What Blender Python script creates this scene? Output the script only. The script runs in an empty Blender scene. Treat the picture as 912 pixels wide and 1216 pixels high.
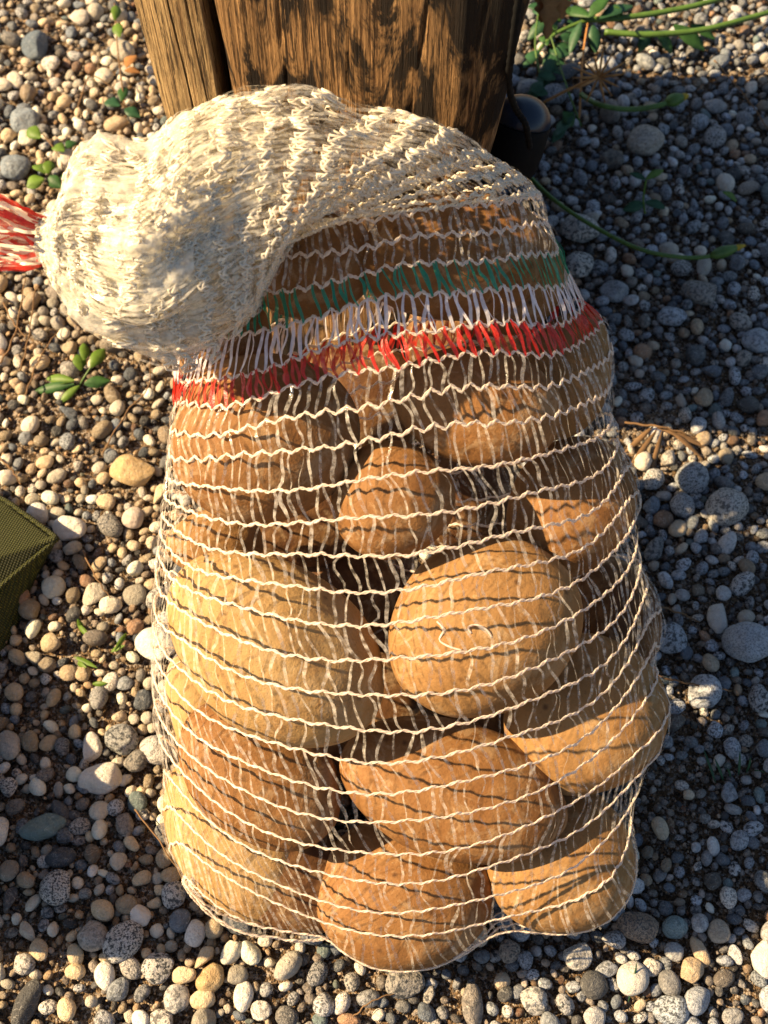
import bpy, bmesh, math, random
import numpy as np
from mathutils import Vector, Matrix

random.seed(7)
rng = np.random.default_rng(11)
SC = bpy.context.scene
COL = SC.collection

# ------------------------------------------------------------------ camera
F = 1400.0                                  # focal length in pixels of the 912x1216 photograph
PITCH = math.radians(62)
CAM = np.array([0.0, -0.121, 0.955])
cd = bpy.data.cameras.new('camera')
cd.sensor_fit = 'VERTICAL'; cd.sensor_height = 36; cd.lens = 36 * F / 1216
cd.clip_start = 0.01; cd.clip_end = 500
cam = bpy.data.objects.new('camera', cd); COL.objects.link(cam)
cam.location = CAM; cam.rotation_euler = (math.pi / 2 - PITCH, 0, 0)
SC.camera = cam
cd.dof.use_dof = True; cd.dof.focus_distance = 0.80; cd.dof.aperture_fstop = 11

# ------------------------------------------------------------------ light
SUN_DIR = Vector((-0.80, 0.04, 0.60)).normalized()      # towards the sun
elev = math.asin(SUN_DIR.z); azim = math.atan2(SUN_DIR.x, SUN_DIR.y)
w = bpy.data.worlds.new('World'); SC.world = w; w.use_nodes = True
wn = w.node_tree.nodes; wl = w.node_tree.links
for n in list(wn): wn.remove(n)
sky = wn.new('ShaderNodeTexSky'); sky.sky_type = 'NISHITA'; sky.sun_disc = False
sky.sun_elevation = elev; sky.sun_rotation = azim
bg = wn.new('ShaderNodeBackground'); bg.inputs[1].default_value = 0.05
wo = wn.new('ShaderNodeOutputWorld')
wl.new(sky.outputs[0], bg.inputs[0]); wl.new(bg.outputs[0], wo.inputs[0])
sd = bpy.data.lights.new('sun', 'SUN'); sd.energy = 5.0; sd.angle = math.radians(0.55)
sd.color = (1.0, 0.74, 0.42)
sun = bpy.data.objects.new('sun', sd); COL.objects.link(sun)
sun.rotation_euler = SUN_DIR.to_track_quat('Z', 'Y').to_euler()
SC.view_settings.view_transform = 'Standard'; SC.view_settings.look = 'None'
SC.view_settings.gamma = 1.0; SC.view_settings.exposure = 1.4
SC.cycles.transparent_max_bounces = 24
SC.cycles.max_bounces = 7

# ------------------------------------------------------------------ frames of reference
FW = np.array([0, math.cos(PITCH), -math.sin(PITCH)])
UP = np.array([0, math.sin(PITCH), math.cos(PITCH)])
RT = np.array([1.0, 0, 0])
LEAN = math.radians(42)                     # the sack leans back on the post
BO = np.array([0, 0.045, 0.065])
BV = np.array([0, math.cos(LEAN), math.sin(LEAN)])
BW = np.array([0, -math.sin(LEAN), math.cos(LEAN)])

def ray(px, py):
    return RT * ((px - 456) / F) + UP * ((608 - py) / F) + FW

def on_ground(px, py, z=0.0):
    d = ray(px, py); return CAM + d * ((z - CAM[2]) / d[2])

def on_sack(px, py, w=0.0):
    d = ray(px, py); t = (w - (CAM - BO) @ BW) / (d @ BW); return CAM + d * t

def on_y(px, py, y):
    d = ray(px, py); return CAM + d * ((y - CAM[1]) / d[1])

def scale_at(p):                            # pixels of the photograph per metre at p
    return F / ((p - CAM) @ FW)

# ------------------------------------------------------------------ object helpers
def mesh_from(name, V, Fc, mat=None, smooth=True):
    me = bpy.data.meshes.new(name)
    V = np.asarray(V, dtype=np.float32).reshape(-1, 3)
    if isinstance(Fc, np.ndarray):
        k = Fc.shape[1]; n = len(Fc)
        me.vertices.add(len(V)); me.vertices.foreach_set('co', V.ravel())
        me.loops.add(n * k); me.loops.foreach_set('vertex_index', Fc.astype(np.int32).ravel())
        me.polygons.add(n); me.polygons.foreach_set('loop_start', np.arange(0, n * k, k, dtype=np.int32))
        me.update(calc_edges=True)
    else:
        me.from_pydata([tuple(map(float, v)) for v in V], [], Fc); me.update()
    me.polygons.foreach_set('use_smooth', np.full(len(me.polygons), smooth))
    if mat: me.materials.append(mat)
    return me

def link(name, me, parent=None):
    o = bpy.data.objects.new(name, me); COL.objects.link(o)
    if parent is not None: o.parent = parent
    return o

def tag(o, label=None, cat=None, group=None, kind=None):
    if label: o['label'] = label
    if cat: o['category'] = cat
    if group: o['group'] = group
    if kind: o['kind'] = kind
    return o

def thing(name, label, cat, loc=(0, 0, 0), group=None):
    o = bpy.data.objects.new(name, None); COL.objects.link(o); o.location = tuple(map(float, loc))
    o.empty_display_size = 0.02
    return tag(o, label, cat, group)

def wpart(name, V, Fc, mat, parent, smooth=True):
    """a part given in world coordinates under an unrotated Empty"""
    V = np.asarray(V, float).reshape(-1, 3) - np.array(parent.location)
    return link(name, mesh_from(name, V, Fc, mat, smooth), parent)

def ico(sub):
    bm = bmesh.new(); bmesh.ops.create_icosphere(bm, subdivisions=sub, radius=1)
    V = np.array([v.co[:] for v in bm.verts]); Fc = np.array([[v.index for v in f.verts] for f in bm.faces])
    bm.free(); return V, Fc
ICO = {k: ico(k) for k in (1, 2, 3, 4, 5)}

def wob(P, seed, freq, octaves=3, fall=0.5):
    """smooth pseudo-noise in about -1..1"""
    r = np.random.default_rng(seed); out = np.zeros(len(P)); a = 1.0; tot = 0
    for o in range(octaves):
        for _ in range(4):
            k = r.normal(size=3); k *= freq / np.linalg.norm(k); ph = r.uniform(0, 6.28)
            out += a * np.sin(P @ k + ph) / 2
        tot += a; freq *= 1.9; a *= fall
    return out / tot

def tube(pts, rad, sides=8, cap=True):
    pts = np.asarray(pts, float); n = len(pts); rad = np.broadcast_to(np.asarray(rad, float), (n,))
    T = np.gradient(pts, axis=0); T /= np.linalg.norm(T, axis=1)[:, None] + 1e-12
    nrm = np.cross(T[0], [0.31, 0.2, 0.93]); nrm /= np.linalg.norm(nrm); V = []
    for i in range(n):
        nrm = nrm - T[i] * (nrm @ T[i]); nrm /= np.linalg.norm(nrm) + 1e-12
        b = np.cross(T[i], nrm); a = np.arange(sides) / sides * 2 * math.pi
        V.append(pts[i] + rad[i] * (np.cos(a)[:, None] * nrm + np.sin(a)[:, None] * b))
    V = np.concatenate(V); Fc = []
    for i in range(n - 1):
        for k in range(sides):
            k2 = (k + 1) % sides
            Fc.append([i * sides + k, i * sides + k2, (i + 1) * sides + k2, (i + 1) * sides + k])
    if cap: Fc += [list(range(sides))[::-1], [(n - 1) * sides + k for k in range(sides)]]
    return V, Fc

def spline(P, n):
    P = np.asarray(P, float); m = len(P); ts = np.linspace(0, m - 1, n); out = []
    for t in ts:
        i = min(int(t), m - 2); f = t - i
        p0 = P[max(i - 1, 0)]; p1 = P[i]; p2 = P[i + 1]; p3 = P[min(i + 2, m - 1)]
        out.append(0.5 * (2 * p1 + (p2 - p0) * f + (2 * p0 - 5 * p1 + 4 * p2 - p3) * f * f + (3 * p1 - p0 - 3 * p2 + p3) * f ** 3))
    return np.array(out)

def join(parts):
    V = []; Fc = []; off = 0
    for v, f in parts:
        V.append(np.asarray(v, float)); Fc += [[i + off for i in q] for q in f]; off += len(v)
    return np.concatenate(V), Fc

# ------------------------------------------------------------------ materials
class NT:
    def __init__(s, name):
        s.m = bpy.data.materials.new(name); s.m.use_nodes = True; s.t = s.m.node_tree
        for n in list(s.t.nodes): s.t.nodes.remove(n)
        s.out = s.n('ShaderNodeOutputMaterial')
    def n(s, kind, **kw):
        x = s.t.nodes.new(kind)
        for k, v in kw.items():
            if k.startswith('_'): setattr(x, k[1:], v)
        return x
    def l(s, a, b): s.t.links.new(a, b)
    def coord(s, scale=(1, 1, 1), which='Object', rot=(0, 0, 0)):
        tc = s.n('ShaderNodeTexCoord'); mp = s.n('ShaderNodeMapping')
        mp.inputs['Scale'].default_value = scale; mp.inputs['Rotation'].default_value = rot
        s.l(tc.outputs[which], mp.inputs[0]); return mp.outputs[0]
    def noise(s, vec, scale, detail=4, rough=0.55, dist=0):
        x = s.n('ShaderNodeTexNoise'); x.inputs['Scale'].default_value = scale
        x.inputs['Detail'].default_value = detail; x.inputs['Roughness'].default_value = rough
        x.inputs['Distortion'].default_value = dist; s.l(vec, x.inputs['Vector']); return x.outputs['Fac']
    def voro(s, vec, scale, feature='F1', out='Distance'):
        x = s.n('ShaderNodeTexVoronoi'); x.feature = feature; x.inputs['Scale'].default_value = scale
        s.l(vec, x.inputs['Vector']); return x.outputs[out]
    def ramp(s, fac, stops, interp='LINEAR'):
        x = s.n('ShaderNodeValToRGB'); cr = x.color_ramp; cr.interpolation = interp
        while len(cr.elements) < len(stops): cr.elements.new(0.5)
        for e, (p, c) in zip(cr.elements, stops):
            e.position = p; e.color = (c, c, c, 1) if isinstance(c, (int, float)) else (*c, 1)
        s.l(fac, x.inputs[0]); return x.outputs[0]
    def mix(s, fac, a, b, mode='MIX'):
        x = s.n('ShaderNodeMix'); x.data_type = 'RGBA'; x.blend_type = mode
        for sock, v in ((x.inputs[0], fac), (x.inputs[6], a), (x.inputs[7], b)):
            if hasattr(v, 'links'): s.l(v, sock)
            elif isinstance(v, (int, float)): sock.default_value = v
            else: sock.default_value = (*v, 1)
        return x.outputs[2]
    def math(s, op, a, b=0.0):
        x = s.n('ShaderNodeMath'); x.operation = op
        for sock, v in ((x.inputs[0], a), (x.inputs[1], b)):
            if hasattr(v, 'links'): s.l(v, sock)
            else: sock.default_value = v
        return x.outputs[0]
    def bump(s, h, strength=0.3, dist=0.001, prev=None):
        x = s.n('ShaderNodeBump'); x.inputs['Strength'].default_value = strength
        x.inputs['Distance'].default_value = dist; s.l(h, x.inputs['Height'])
        if prev is not None: s.l(prev, x.inputs['Normal'])
        return x.outputs[0]
    def bsdf(s, col, rough=0.6, normal=None, spec=0.5, **kw):
        x = s.n('ShaderNodeBsdfPrincipled')
        for nm, v in (('Base Color', col), ('Roughness', rough), ('Specular IOR Level', spec)):
            if hasattr(v, 'links'): s.l(v, x.inputs[nm])
            elif isinstance(v, (int, float)): x.inputs[nm].default_value = v
            else: x.inputs[nm].default_value = (*v, 1)
        if normal is not None: s.l(normal, x.inputs['Normal'])
        for k, v in kw.items(): x.inputs[k].default_value = v
        return x.outputs[0]
    def done(s, sh): s.l(sh, s.out.inputs['Surface']); return s.m

def mat_stone(name, source):
    """pebbles: tint and amount of dark speckling come from the object's or the mesh's own colour"""
    t = NT(name); v = t.coord()
    if source == 'object':
        oi = t.n('ShaderNodeObjectInfo'); col = oi.outputs['Color']; al = oi.outputs['Alpha']; v = t.n('ShaderNodeNewGeometry').outputs['Position']
    else:
        at = t.n('ShaderNodeAttribute'); at.attribute_name = 'tint'; col = at.outputs['Color']; al = at.outputs['Alpha']
        g = t.n('ShaderNodeNewGeometry'); v = g.outputs['Position']
    zs = t.ramp(t.noise(v, 22, 1, 0.5), [(0.46, 0), (0.54, 1)])
    n1 = t.mix(zs, t.noise(v, 620, 3, 0.6), t.noise(v, 280, 4, 0.65)); n2 = t.noise(v, 1100, 2, 0.5); n3 = t.noise(v, 90, 4, 0.6)
    sp = t.math('MULTIPLY', t.ramp(n1, [(0.50, 0), (0.56, 1)]), al)
    sp2 = t.math('MULTIPLY', t.ramp(n2, [(0.55, 0), (0.60, 1)]), al)
    c = t.mix(t.ramp(n3, [(0.35, 0.0), (0.7, 0.6)]), col, t.mix(0.5, col, (0.45, 0.30, 0.16), 'MULTIPLY'))
    nv = t.ramp(t.noise(v, 60, 3, 0.5, 2.5), [(0.485, 0), (0.5, 1), (0.515, 0)])
    c = t.mix(t.math('MULTIPLY', nv, 0.35), c, (0.75, 0.72, 0.66))
    c = t.mix(sp, c, (0.035, 0.04, 0.045)); c = t.mix(t.math('MULTIPLY', sp2, 0.7), c, (0.05, 0.05, 0.05))
    nb = t.bump(t.noise(v, 200, 5, 0.7), 1.0, 0.004); nb = t.bump(n1, 0.5, 0.0008, nb)
    return t.done(t.bsdf(c, t.ramp(n3, [(0.3, 0.42), (0.7, 0.75)]), nb, 0.45))
M_STONE_O = mat_stone('beach pebble', 'object')
M_STONE_A = mat_stone('gravel pebbles', 'attr')

def mat_dirt():
    t = NT('sandy soil'); v = t.coord()
    n1 = t.noise(v, 9, 6, 0.65); n2 = t.noise(v, 160, 5, 0.7); vo = t.voro(v, 560)
    vc = t.voro(v, 560, out='Color')
    c = t.ramp(n1, [(0.3, (0.03, 0.018, 0.009)), (0.55, (0.085, 0.048, 0.022)), (0.75, (0.16, 0.095, 0.045))])
    c = t.mix(t.ramp(n2, [(0.4, 0), (0.65, 0.8)]), c, (0.32, 0.22, 0.13))
    sx = t.n('ShaderNodeSeparateColor'); t.l(vc, sx.inputs[0])
    c = t.mix(t.ramp(sx.outputs[0], [(0.72, 0), (0.76, 0.75)]), c, (0.42, 0.36, 0.30))
    c = t.mix(t.ramp(sx.outputs[1], [(0.72, 0), (0.76, 0.8)]), c, (0.03, 0.025, 0.022))
    nb = t.bump(t.ramp(vo, [(0.1, 1), (0.6, 0)]), 0.9, 0.002); nb = t.bump(n2, 0.7, 0.003, nb)
    return t.done(t.bsdf(c, 0.9, nb, 0.2))
M_DIRT = mat_dirt()

def mat_potato():
    t = NT('potato skin'); v = t.coord()
    oi = t.n('ShaderNodeObjectInfo')
    n0 = t.noise(v, 14, 4, 0.6, 0.4); n1 = t.noise(v, 60, 5, 0.62); n2 = t.noise(v, 520, 4, 0.65); n3 = t.noise(v, 190, 3, 0.6)
    base = oi.outputs['Color']
    c = t.mix(t.ramp(n0, [(0.35, 0), (0.7, 0.75)]), base, t.mix(1.0, base, (0.80, 0.66, 0.52), 'MULTIPLY'))
    c = t.mix(t.ramp(n1, [(0.45, 0), (0.72, 0.55)]), c, (0.33, 0.18, 0.07))
    c = t.mix(t.ramp(n2, [(0.58, 0), (0.68, 0.5)]), c, (0.10, 0.045, 0.018))
    vs = t.n('ShaderNodeTexVoronoi'); vs.inputs['Scale'].default_value = 60; t.l(v, vs.inputs['Vector'])
    c = t.mix(t.ramp(vs.outputs['Distance'], [(0.05, 0.9), (0.17, 0)]), c, (0.09, 0.04, 0.015))
    nf = t.noise(v, 34, 6, 0.72, 1.5)            # dust and flaking skin
    c = t.mix(t.ramp(nf, [(0.52, 0), (0.60, 0.55)]), c, t.mix(0.6, base, (0.46, 0.33, 0.19)))
    vc = t.n('ShaderNodeTexVoronoi'); vc.feature = 'DISTANCE_TO_EDGE'; vc.inputs['Scale'].default_value = 230
    t.l(t.coord((1, 1, 1)), vc.inputs['Vector']); cr = t.ramp(vc.outputs['Distance'], [(0.0, 0), (0.06, 1)])
    c = t.mix(t.math('MULTIPLY', t.math('SUBTRACT', 1.0, cr), t.ramp(n0, [(0.5, 0), (0.65, 0.55)])), c, (0.14, 0.07, 0.03))
    nb = t.bump(n1, 0.6, 0.0025); nb = t.bump(n3, 0.45, 0.001, nb); nb = t.bump(n2, 0.5, 0.0005, nb); nb = t.bump(cr, 0.12, 0.0005, nb)
    return t.done(t.bsdf(c, 0.7, nb, 0.22))
M_POTATO = mat_potato()
M_EYE = NT('potato eye'); M_EYE = M_EYE.done(M_EYE.bsdf((0.07, 0.03, 0.012), 0.8))

def mat_film(name, col, alpha, rough=0.22, transl=0.5):
    t = NT(name); v = t.coord()
    n = t.noise(v, 700, 2, 0.5)
    p = t.bsdf(col, rough, t.bump(n, 0.5, 0.0006), 0.8)
    tr = t.n('ShaderNodeBsdfTranslucent'); tr.inputs[0].default_value = (*col, 1)
    m1 = t.n('ShaderNodeMixShader'); m1.inputs[0].default_value = transl; t.l(p, m1.inputs[1]); t.l(tr.outputs[0], m1.inputs[2])
    tp = t.n('ShaderNodeBsdfTransparent')
    m2 = t.n('ShaderNodeMixShader')
    if alpha < 1:
        t.l(t.ramp(t.noise(v, 260, 2, 0.5), [(0.35, max(alpha - 0.22, 0)), (0.7, min(alpha + 0.25, 1))]), m2.inputs[0])
    else: m2.inputs[0].default_value = 1
    t.l(tp.outputs[0], m2.inputs[1]); t.l(m1.outputs[0], m2.inputs[2])
    return t.done(m2.outputs[0])
M_THREAD = mat_film('stitched net thread', (0.99, 0.88, 0.76), 0.86, 0.3, 0.4)
M_CLEAR = mat_film('clear net tape', (0.92, 0.86, 0.76), 0.27, 0.08, 0.35)
M_GREEN = mat_film('green net tape', (0.018, 0.30, 0.17), 0.95, 0.25, 0.4)
M_WHITE = mat_film('white net tape', (0.95, 0.90, 0.92), 0.95, 0.25, 0.4)
M_RED = mat_film('red net tape', (0.66, 0.03, 0.015), 0.86, 0.4, 0.4)
M_NECK = mat_film('gathered net film', (0.97, 0.93, 0.80), 0.50, 0.12, 0.5)
M_NECKT = mat_film('gathered net thread', (0.95, 0.88, 0.74), 1.0, 0.3, 0.4)

M_SHEER = mat_film('sheer net film', (0.95, 0.90, 0.78), 0.26, 0.08, 0.4)
M_FILL = mat_film('crumpled net film', (0.98, 0.95, 0.84), 0.5, 0.2, 0.4)

def mat_wood(name, light, dark, zs=4.0, stain=0.5):
    t = NT(name); v = t.coord((1, 1, 1)); g = t.coord((210, 210, zs * 1.6)); g2 = t.coord((26, 26, 2.2))
    n1 = t.noise(g, 2.2, 6, 0.65, 0.3); n2 = t.noise(g2, 1.6, 5, 0.6, 0.8); n3 = t.noise(t.coord((30, 30, 9)), 1.0, 5, 0.7, 1.2)
    n4 = t.noise(t.coord((260, 260, 14)), 1.5, 4, 0.7)
    c = t.ramp(n1, [(0.36, dark), (0.50, tuple(0.5 * (a + b) for a, b in zip(light, dark))), (0.62, light)])
    c = t.mix(t.ramp(n2, [(0.42, 0.0), (0.62, 0.6)]), c, tuple(0.5 * x for x in light))
    c = t.mix(t.math('MULTIPLY', t.ramp(n3, [(0.47, 0), (0.56, 1)]), stain), c, (0.016, 0.010, 0.006))
    c = t.mix(t.ramp(n4, [(0.54, 0), (0.60, 0.9)]), c, (0.03, 0.017, 0.008))
    nb = t.bump(n1, 1.0, 0.006); nb = t.bump(n4, 0.8, 0.0015, nb)
    return t.done(t.bsdf(c, 0.75, nb, 0.25))
M_WOOD = mat_wood('weathered stained timber', (0.54, 0.31, 0.13), (0.08, 0.034, 0.012), 3.0, 1.0)
M_WOODL = mat_wood('pale weathered timber', (0.58, 0.40, 0.19), (0.20, 0.11, 0.045), 3.0, 0.25)

def mat_plain(name, col, rough=0.6, spec=0.4, transl=0.0, nscale=120, vary=0.35):
    t = NT(name); v = t.coord(); n = t.noise(v, nscale, 4, 0.6)
    c = t.mix(t.ramp(n, [(0.35, 0), (0.7, 1)]), col, tuple(x * (1 - vary) for x in col))
    p = t.bsdf(c, rough, t.bump(n, 0.3, 0.0008), spec)
    if transl:
        tr = t.n('ShaderNodeBsdfTranslucent'); t.l(c, tr.inputs[0])
        m = t.n('ShaderNodeMixShader'); m.inputs[0].default_value = transl
        t.l(p, m.inputs[1]); t.l(tr.outputs[0], m.inputs[2]); p = m.outputs[0]
    return t.done(p)
M_STEM = mat_plain('green plant stem', (0.10, 0.19, 0.035), 0.45, 0.4, 0.1)
M_LEAF = mat_plain('green leaf', (0.055, 0.15, 0.035), 0.5, 0.4, 0.35)
M_LEAFL = mat_plain('bright green leaf', (0.18, 0.31, 0.04), 0.5, 0.4, 0.4)
M_DLEAF = mat_plain('dark green leaf', (0.035, 0.11, 0.045), 0.5, 0.4, 0.2)
M_BUDTIP = mat_plain('yellow flower tip', (0.70, 0.50, 0.05), 0.6, 0.3, 0.3)
M_DRY = mat_plain('dry brown stalk', (0.50, 0.24, 0.08), 0.8, 0.2)
M_DRYL = mat_plain('dead curled leaf', (0.42, 0.20, 0.07), 0.8, 0.2, 0.2)
M_TWIG = mat_plain('thin dry twig', (0.22, 0.13, 0.065), 0.85, 0.2)
M_BLACK = mat_plain('matt black rubber', (0.006, 0.006, 0.006), 0.75, 0.15)
M_DOME = mat_plain('glossy blue black plastic', (0.010, 0.022, 0.042), 0.3, 0.5, 0, 60, 0.2)

def mat_canvas():
    t = NT('olive canvas'); v = t.coord()
    def wv(rot):
        x = t.n('ShaderNodeTexWave'); x.inputs['Scale'].default_value = 150; x.inputs['Distortion'].default_value = 0.4
        t.l(t.coord(rot=rot), x.inputs['Vector']); return x.outputs['Fac']
    a = wv((0, 0, 0.3)); b = wv((0, 0, 0.3 + math.pi / 2)); h = t.math('MULTIPLY', a, b)
    n = t.noise(v, 40, 4)
    c = t.mix(h, (0.02, 0.026, 0.006), (0.20, 0.20, 0.035)); c = t.mix(t.ramp(n, [(0.4, 0), (0.7, 0.4)]), c, (0.06, 0.06, 0.02))
    return t.done(t.bsdf(c, 0.7, t.bump(h, 1.0, 0.002), 0.3))
M_CANVAS = mat_canvas()
M_SEAM = mat_plain('dark olive seam tape', (0.05, 0.055, 0.015), 0.7, 0.3)

# ------------------------------------------------------------------ ground
gx = np.linspace(-0.9, 0.9, 260); gy = np.linspace(-0.45, 1.55, 290)
# sheet: fine in the middle, reaching far outwards
ext = np.array([0.3, 1, 3, 10, 40])
gx = np.concatenate([-0.9 - ext[::-1], gx, 0.9 + ext]); gy = np.concatenate([-0.45 - ext[::-1], gy, 1.55 + ext])
X, Y = np.meshgrid(gx, gy); P = np.stack([X.ravel(), Y.ravel(), 0 * X.ravel()], 1)
near = (np.abs(P[:, 0]) < 1) & (P[:, 1] > -0.5) & (P[:, 1] < 1.6)
P[:, 2] = -0.004 + near * (0.0035 * wob(P, 3, 14, 3) + 0.0016 * wob(P, 4, 120, 3))
nx, ny = len(gx), len(gy); ii = (np.arange(ny - 1)[:, None] * nx + np.arange(nx - 1)).ravel()
ground = link('ground', mesh_from('ground', P, np.stack([ii, ii + 1, ii + nx + 1, ii + nx], 1), M_DIRT))
tag(ground, 'brown sandy soil under the beach pebbles', kind='structure')

# ------------------------------------------------------------------ potatoes
# px, py, half length, half breadth, tilt (deg, screen, anticlockwise), depth w, tint, label
T1 = (0.22, 0.105, 0.034); T2 = (0.28, 0.155, 0.056); T3 = (0.42, 0.275, 0.115); T_SHADE = (0.11, 0.05, 0.018)  # last tint darkened to paint gap shade onto the filler potatoes
POT = [
 (578, 742, 120, 102, 35, .018, T2, 'big round tan potato in the middle of the net sack, right of centre'),
 (324, 768, 143, 102, -40, .015, T3, 'long sunlit pale potato at the left edge of the sack, halfway down'),
 (316, 517, 112, 100, 15, .012, T1, 'large brown potato directly under the red band on the left'),
 (567, 484, 103, 72, -8, .010, T1, 'wide brown potato directly under the red band on the right'),
 (535, 936, 136, 80, -16, .012, T1, 'long flat orange potato in the row above the bottom, in the middle'),
 (468, 592, 75, 72, 0, .016, T1, 'small round brown potato between the four larger ones in the upper half'),
 (690, 848, 96, 92, 50, .000, T2, 'round potato with scabby spots at the right edge, lower half'),
 (312, 918, 110, 76, -38, .000, T1, 'brown potato below the long pale one on the left'),
 (482, 1058, 108, 86, 0, -.002, T1, 'lowest potato, forming the point of the sack bottom'),
 (664, 1018, 88, 84, 30, -.002, T2, 'potato at the bottom right corner of the sack'),
 (290, 990, 112, 84, -62, -.014, T3, 'bright yellow potato at the bottom left corner of the sack'),
 (246, 862, 92, 40, -68, -.030, T3, 'pale potato showing as a lit sliver behind two others on the left edge'),
 (680, 604, 90, 72, 60, -.022, T1, 'brown potato set back at the right edge, level with the small round one'),
 (670, 445, 78, 56, 70, -.035, T2, 'tan potato peeping out behind the wide one under the red band'),
 (540, 305, 116, 76, 4, .000, T1, 'large potato behind the green band at the top right'),
 (368, 312, 78, 66, 20, .002, T1, 'potato next to the gathered neck, above the green band on the left'),
 (615, 330, 55, 66, 0, -.030, T2, 'potato at the right shoulder of the sack beside the green band'),
 (255, 645, 56, 42, 0, -.050, T2, 'small potato wedged behind the upper left ones at the left edge'),
 (262, 400, 62, 60, 0, -.022, T1, 'potato hidden under the flopped neck, behind the white band'),
 (340, 1030, 92, 70, -30, -.012, T_SHADE, 'shade-tinted orange potato low in the sack between corner and point'),
 (600, 1000, 80, 60, 10, -.045, T_SHADE, 'shade-tinted potato behind the bottom right ones'),
 (735, 735, 50, 74, 10, -.060, T_SHADE, 'shade-tinted potato deep behind the right edge, above the scabby one'),
 (545, 585, 80, 66, 0, -.145, (0.10, 0.045, 0.018), 'shade-tinted potato far back in the right half of the sack'),  # far-back skins from here on hold painted shade of the gaps
 (352, 618, 82, 56, 0, -.120, (0.10, 0.045, 0.018), 'shade-tinted potato far back between the upper left and middle left ones'),
 (402, 705, 72, 62, 0, -.125, (0.10, 0.045, 0.018), 'shade-tinted potato far back in the left half of the sack'),
 (462, 735, 70, 80, 0, -.11, (0.12, 0.05, 0.02), 'shade-tinted potato far back between the two largest ones'),
 (430, 850, 96, 76, 0, -.145, T_SHADE, 'shade-tinted potato far back behind the lower middle'),
 (600, 860, 80, 66, 0, -.145, T_SHADE, 'shade-tinted potato far back behind the big round one'),
 (420, 480, 86, 70, 0, -.145, (0.10, 0.045, 0.018), 'shade-tinted potato far back behind the red band'),
 (560, 400, 80, 66, 0, -.145, T_SHADE, 'shade-tinted potato far back under the right end of the bands'),
 (640, 700, 80, 66, 0, -.145, T_SHADE, 'shade-tinted potato far back at the right'),
]
S2, _ = ICO[2]
ELL = []                                     # (centre, 3x3 axes rows, radii)
def ell_inside(Pw, e, grow=1.0):
    c, A, r = e; q = ((Pw - c) @ A.T) / (r * grow); return (q * q).sum(1)

potatoes = []; SHP = []
for idx, (px, py, a, b, tilt, wd, tint, label) in enumerate(POT):
    th = math.radians(tilt); wcur = wd
    for step in range(60):
        c = on_sack(px, py, wcur); s = scale_at(c)
        view = (CAM - c) / np.linalg.norm(CAM - c)
        e1 = math.cos(th) * RT + math.sin(th) * UP; e1 = e1 - view * (e1 @ view); e1 /= np.linalg.norm(e1)
        e2 = np.cross(view, e1)
        r = np.array([a / s, b / s, min(a, b) / s * 0.74])
        if wd < -.07: r[2] *= 0.8
        A = np.stack([e1, e2, view])
        zext = math.sqrt(((A[:, 2] * r) ** 2).sum())
        if c[2] - zext < 0.010:              # rests on the pebbles: come up along the line of sight
            wcur += 0.003; lifted = True; continue
        pts = c + (S2 * r) @ A
        hit = any((ell_inside(pts, e) < 0.80).any() for e in ELL)
        if hit and step < 30 and not (step > 0 and wcur > wd):
            wcur -= 0.003; continue
        break
    ELL.append((c, A, r)); print('potato', idx, px, py, 'w', wd, round(wcur, 3))
    sd_ = 100 + idx; SHP.append((sd_, 0.09 * math.sin(idx * 2.3)))
    U, Fc = ICO[5]; D = U.copy()
    rad = 1 + 0.045 * wob(U, sd_, 2.0, 2) + 0.012 * wob(U, sd_ + 50, 6, 2)
    D = D * rad[:, None]; D[:, 1] *= 1 + 0.09 * math.sin(idx * 2.3) * U[:, 0]     # one end blunter
    rr = np.random.default_rng(sd_)
    for _ in range(9):                        # shallow eyes
        d = rr.normal(size=3); d /= np.linalg.norm(d)
        g = np.exp(-((U - d) ** 2).sum(1) / rr.uniform(.006, .03)) * rr.uniform(.02, .055); D *= (1 - g)[:, None]
    V = (D * r) @ A
    me = mesh_from('potato', V, Fc, M_POTATO); o = link('potato', me); o.location = c
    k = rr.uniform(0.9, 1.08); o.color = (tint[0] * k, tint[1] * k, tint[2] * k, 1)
    tag(o, label, 'potato', 'potatoes packed in the net sack'); potatoes.append(o)

# ------------------------------------------------------------------ net sack surface: a membrane relaxed over the potatoes
NA, NS = 168, 110
def ring_from(outer, inner, wc, depth):
    """ring through two photo points (right/outer, left/inner) at depth wc, thick by depth"""
    o_ = on_sack(*outer, wc); i_ = on_sack(*inner, wc); c = (o_ + i_) / 2; h = (o_ - i_) / 2
    return c, h, BW * depth
TOPC, TOPH, TOPB = ring_from((640, 232), (262, 274), -0.005, 0.060)
ang = np.arange(NA) / NA * 2 * math.pi       # 0 right, pi/2 towards the camera
def ringpts(c, h, b): return c + np.cos(ang)[:, None] * h + np.sin(ang)[:, None] * b
botc = on_sack(480, 1110, -0.02); botc[2] = 0.03
G = np.zeros((NS, NA, 3))
for j in range(NS):
    t = j / (NS - 1)                          # 0 bottom seam, 1 top ring
    c = botc * (1 - t) + TOPC * t
    f = min(1, math.sin(min(t * 5, 1) * math.pi / 2) + 0.02)
    h = (np.array([0.235, 0, 0]) * (1 - t ** 4) + TOPH * t ** 4) * (f if t < 0.2 else 1)
    b = (BW * 0.15 * (1 - t ** 4) + TOPB * t ** 4) * (f if t < 0.2 else 1)
    G[j] = ringpts(c, h, b)
G[-1] = ringpts(TOPC, TOPH, TOPB)
EC = np.array([e[0] for e in ELL]); EA = np.array([e[1] for e in ELL]); ER = np.array([e[2] for e in ELL]) * 1.03 + 0.0012
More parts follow.
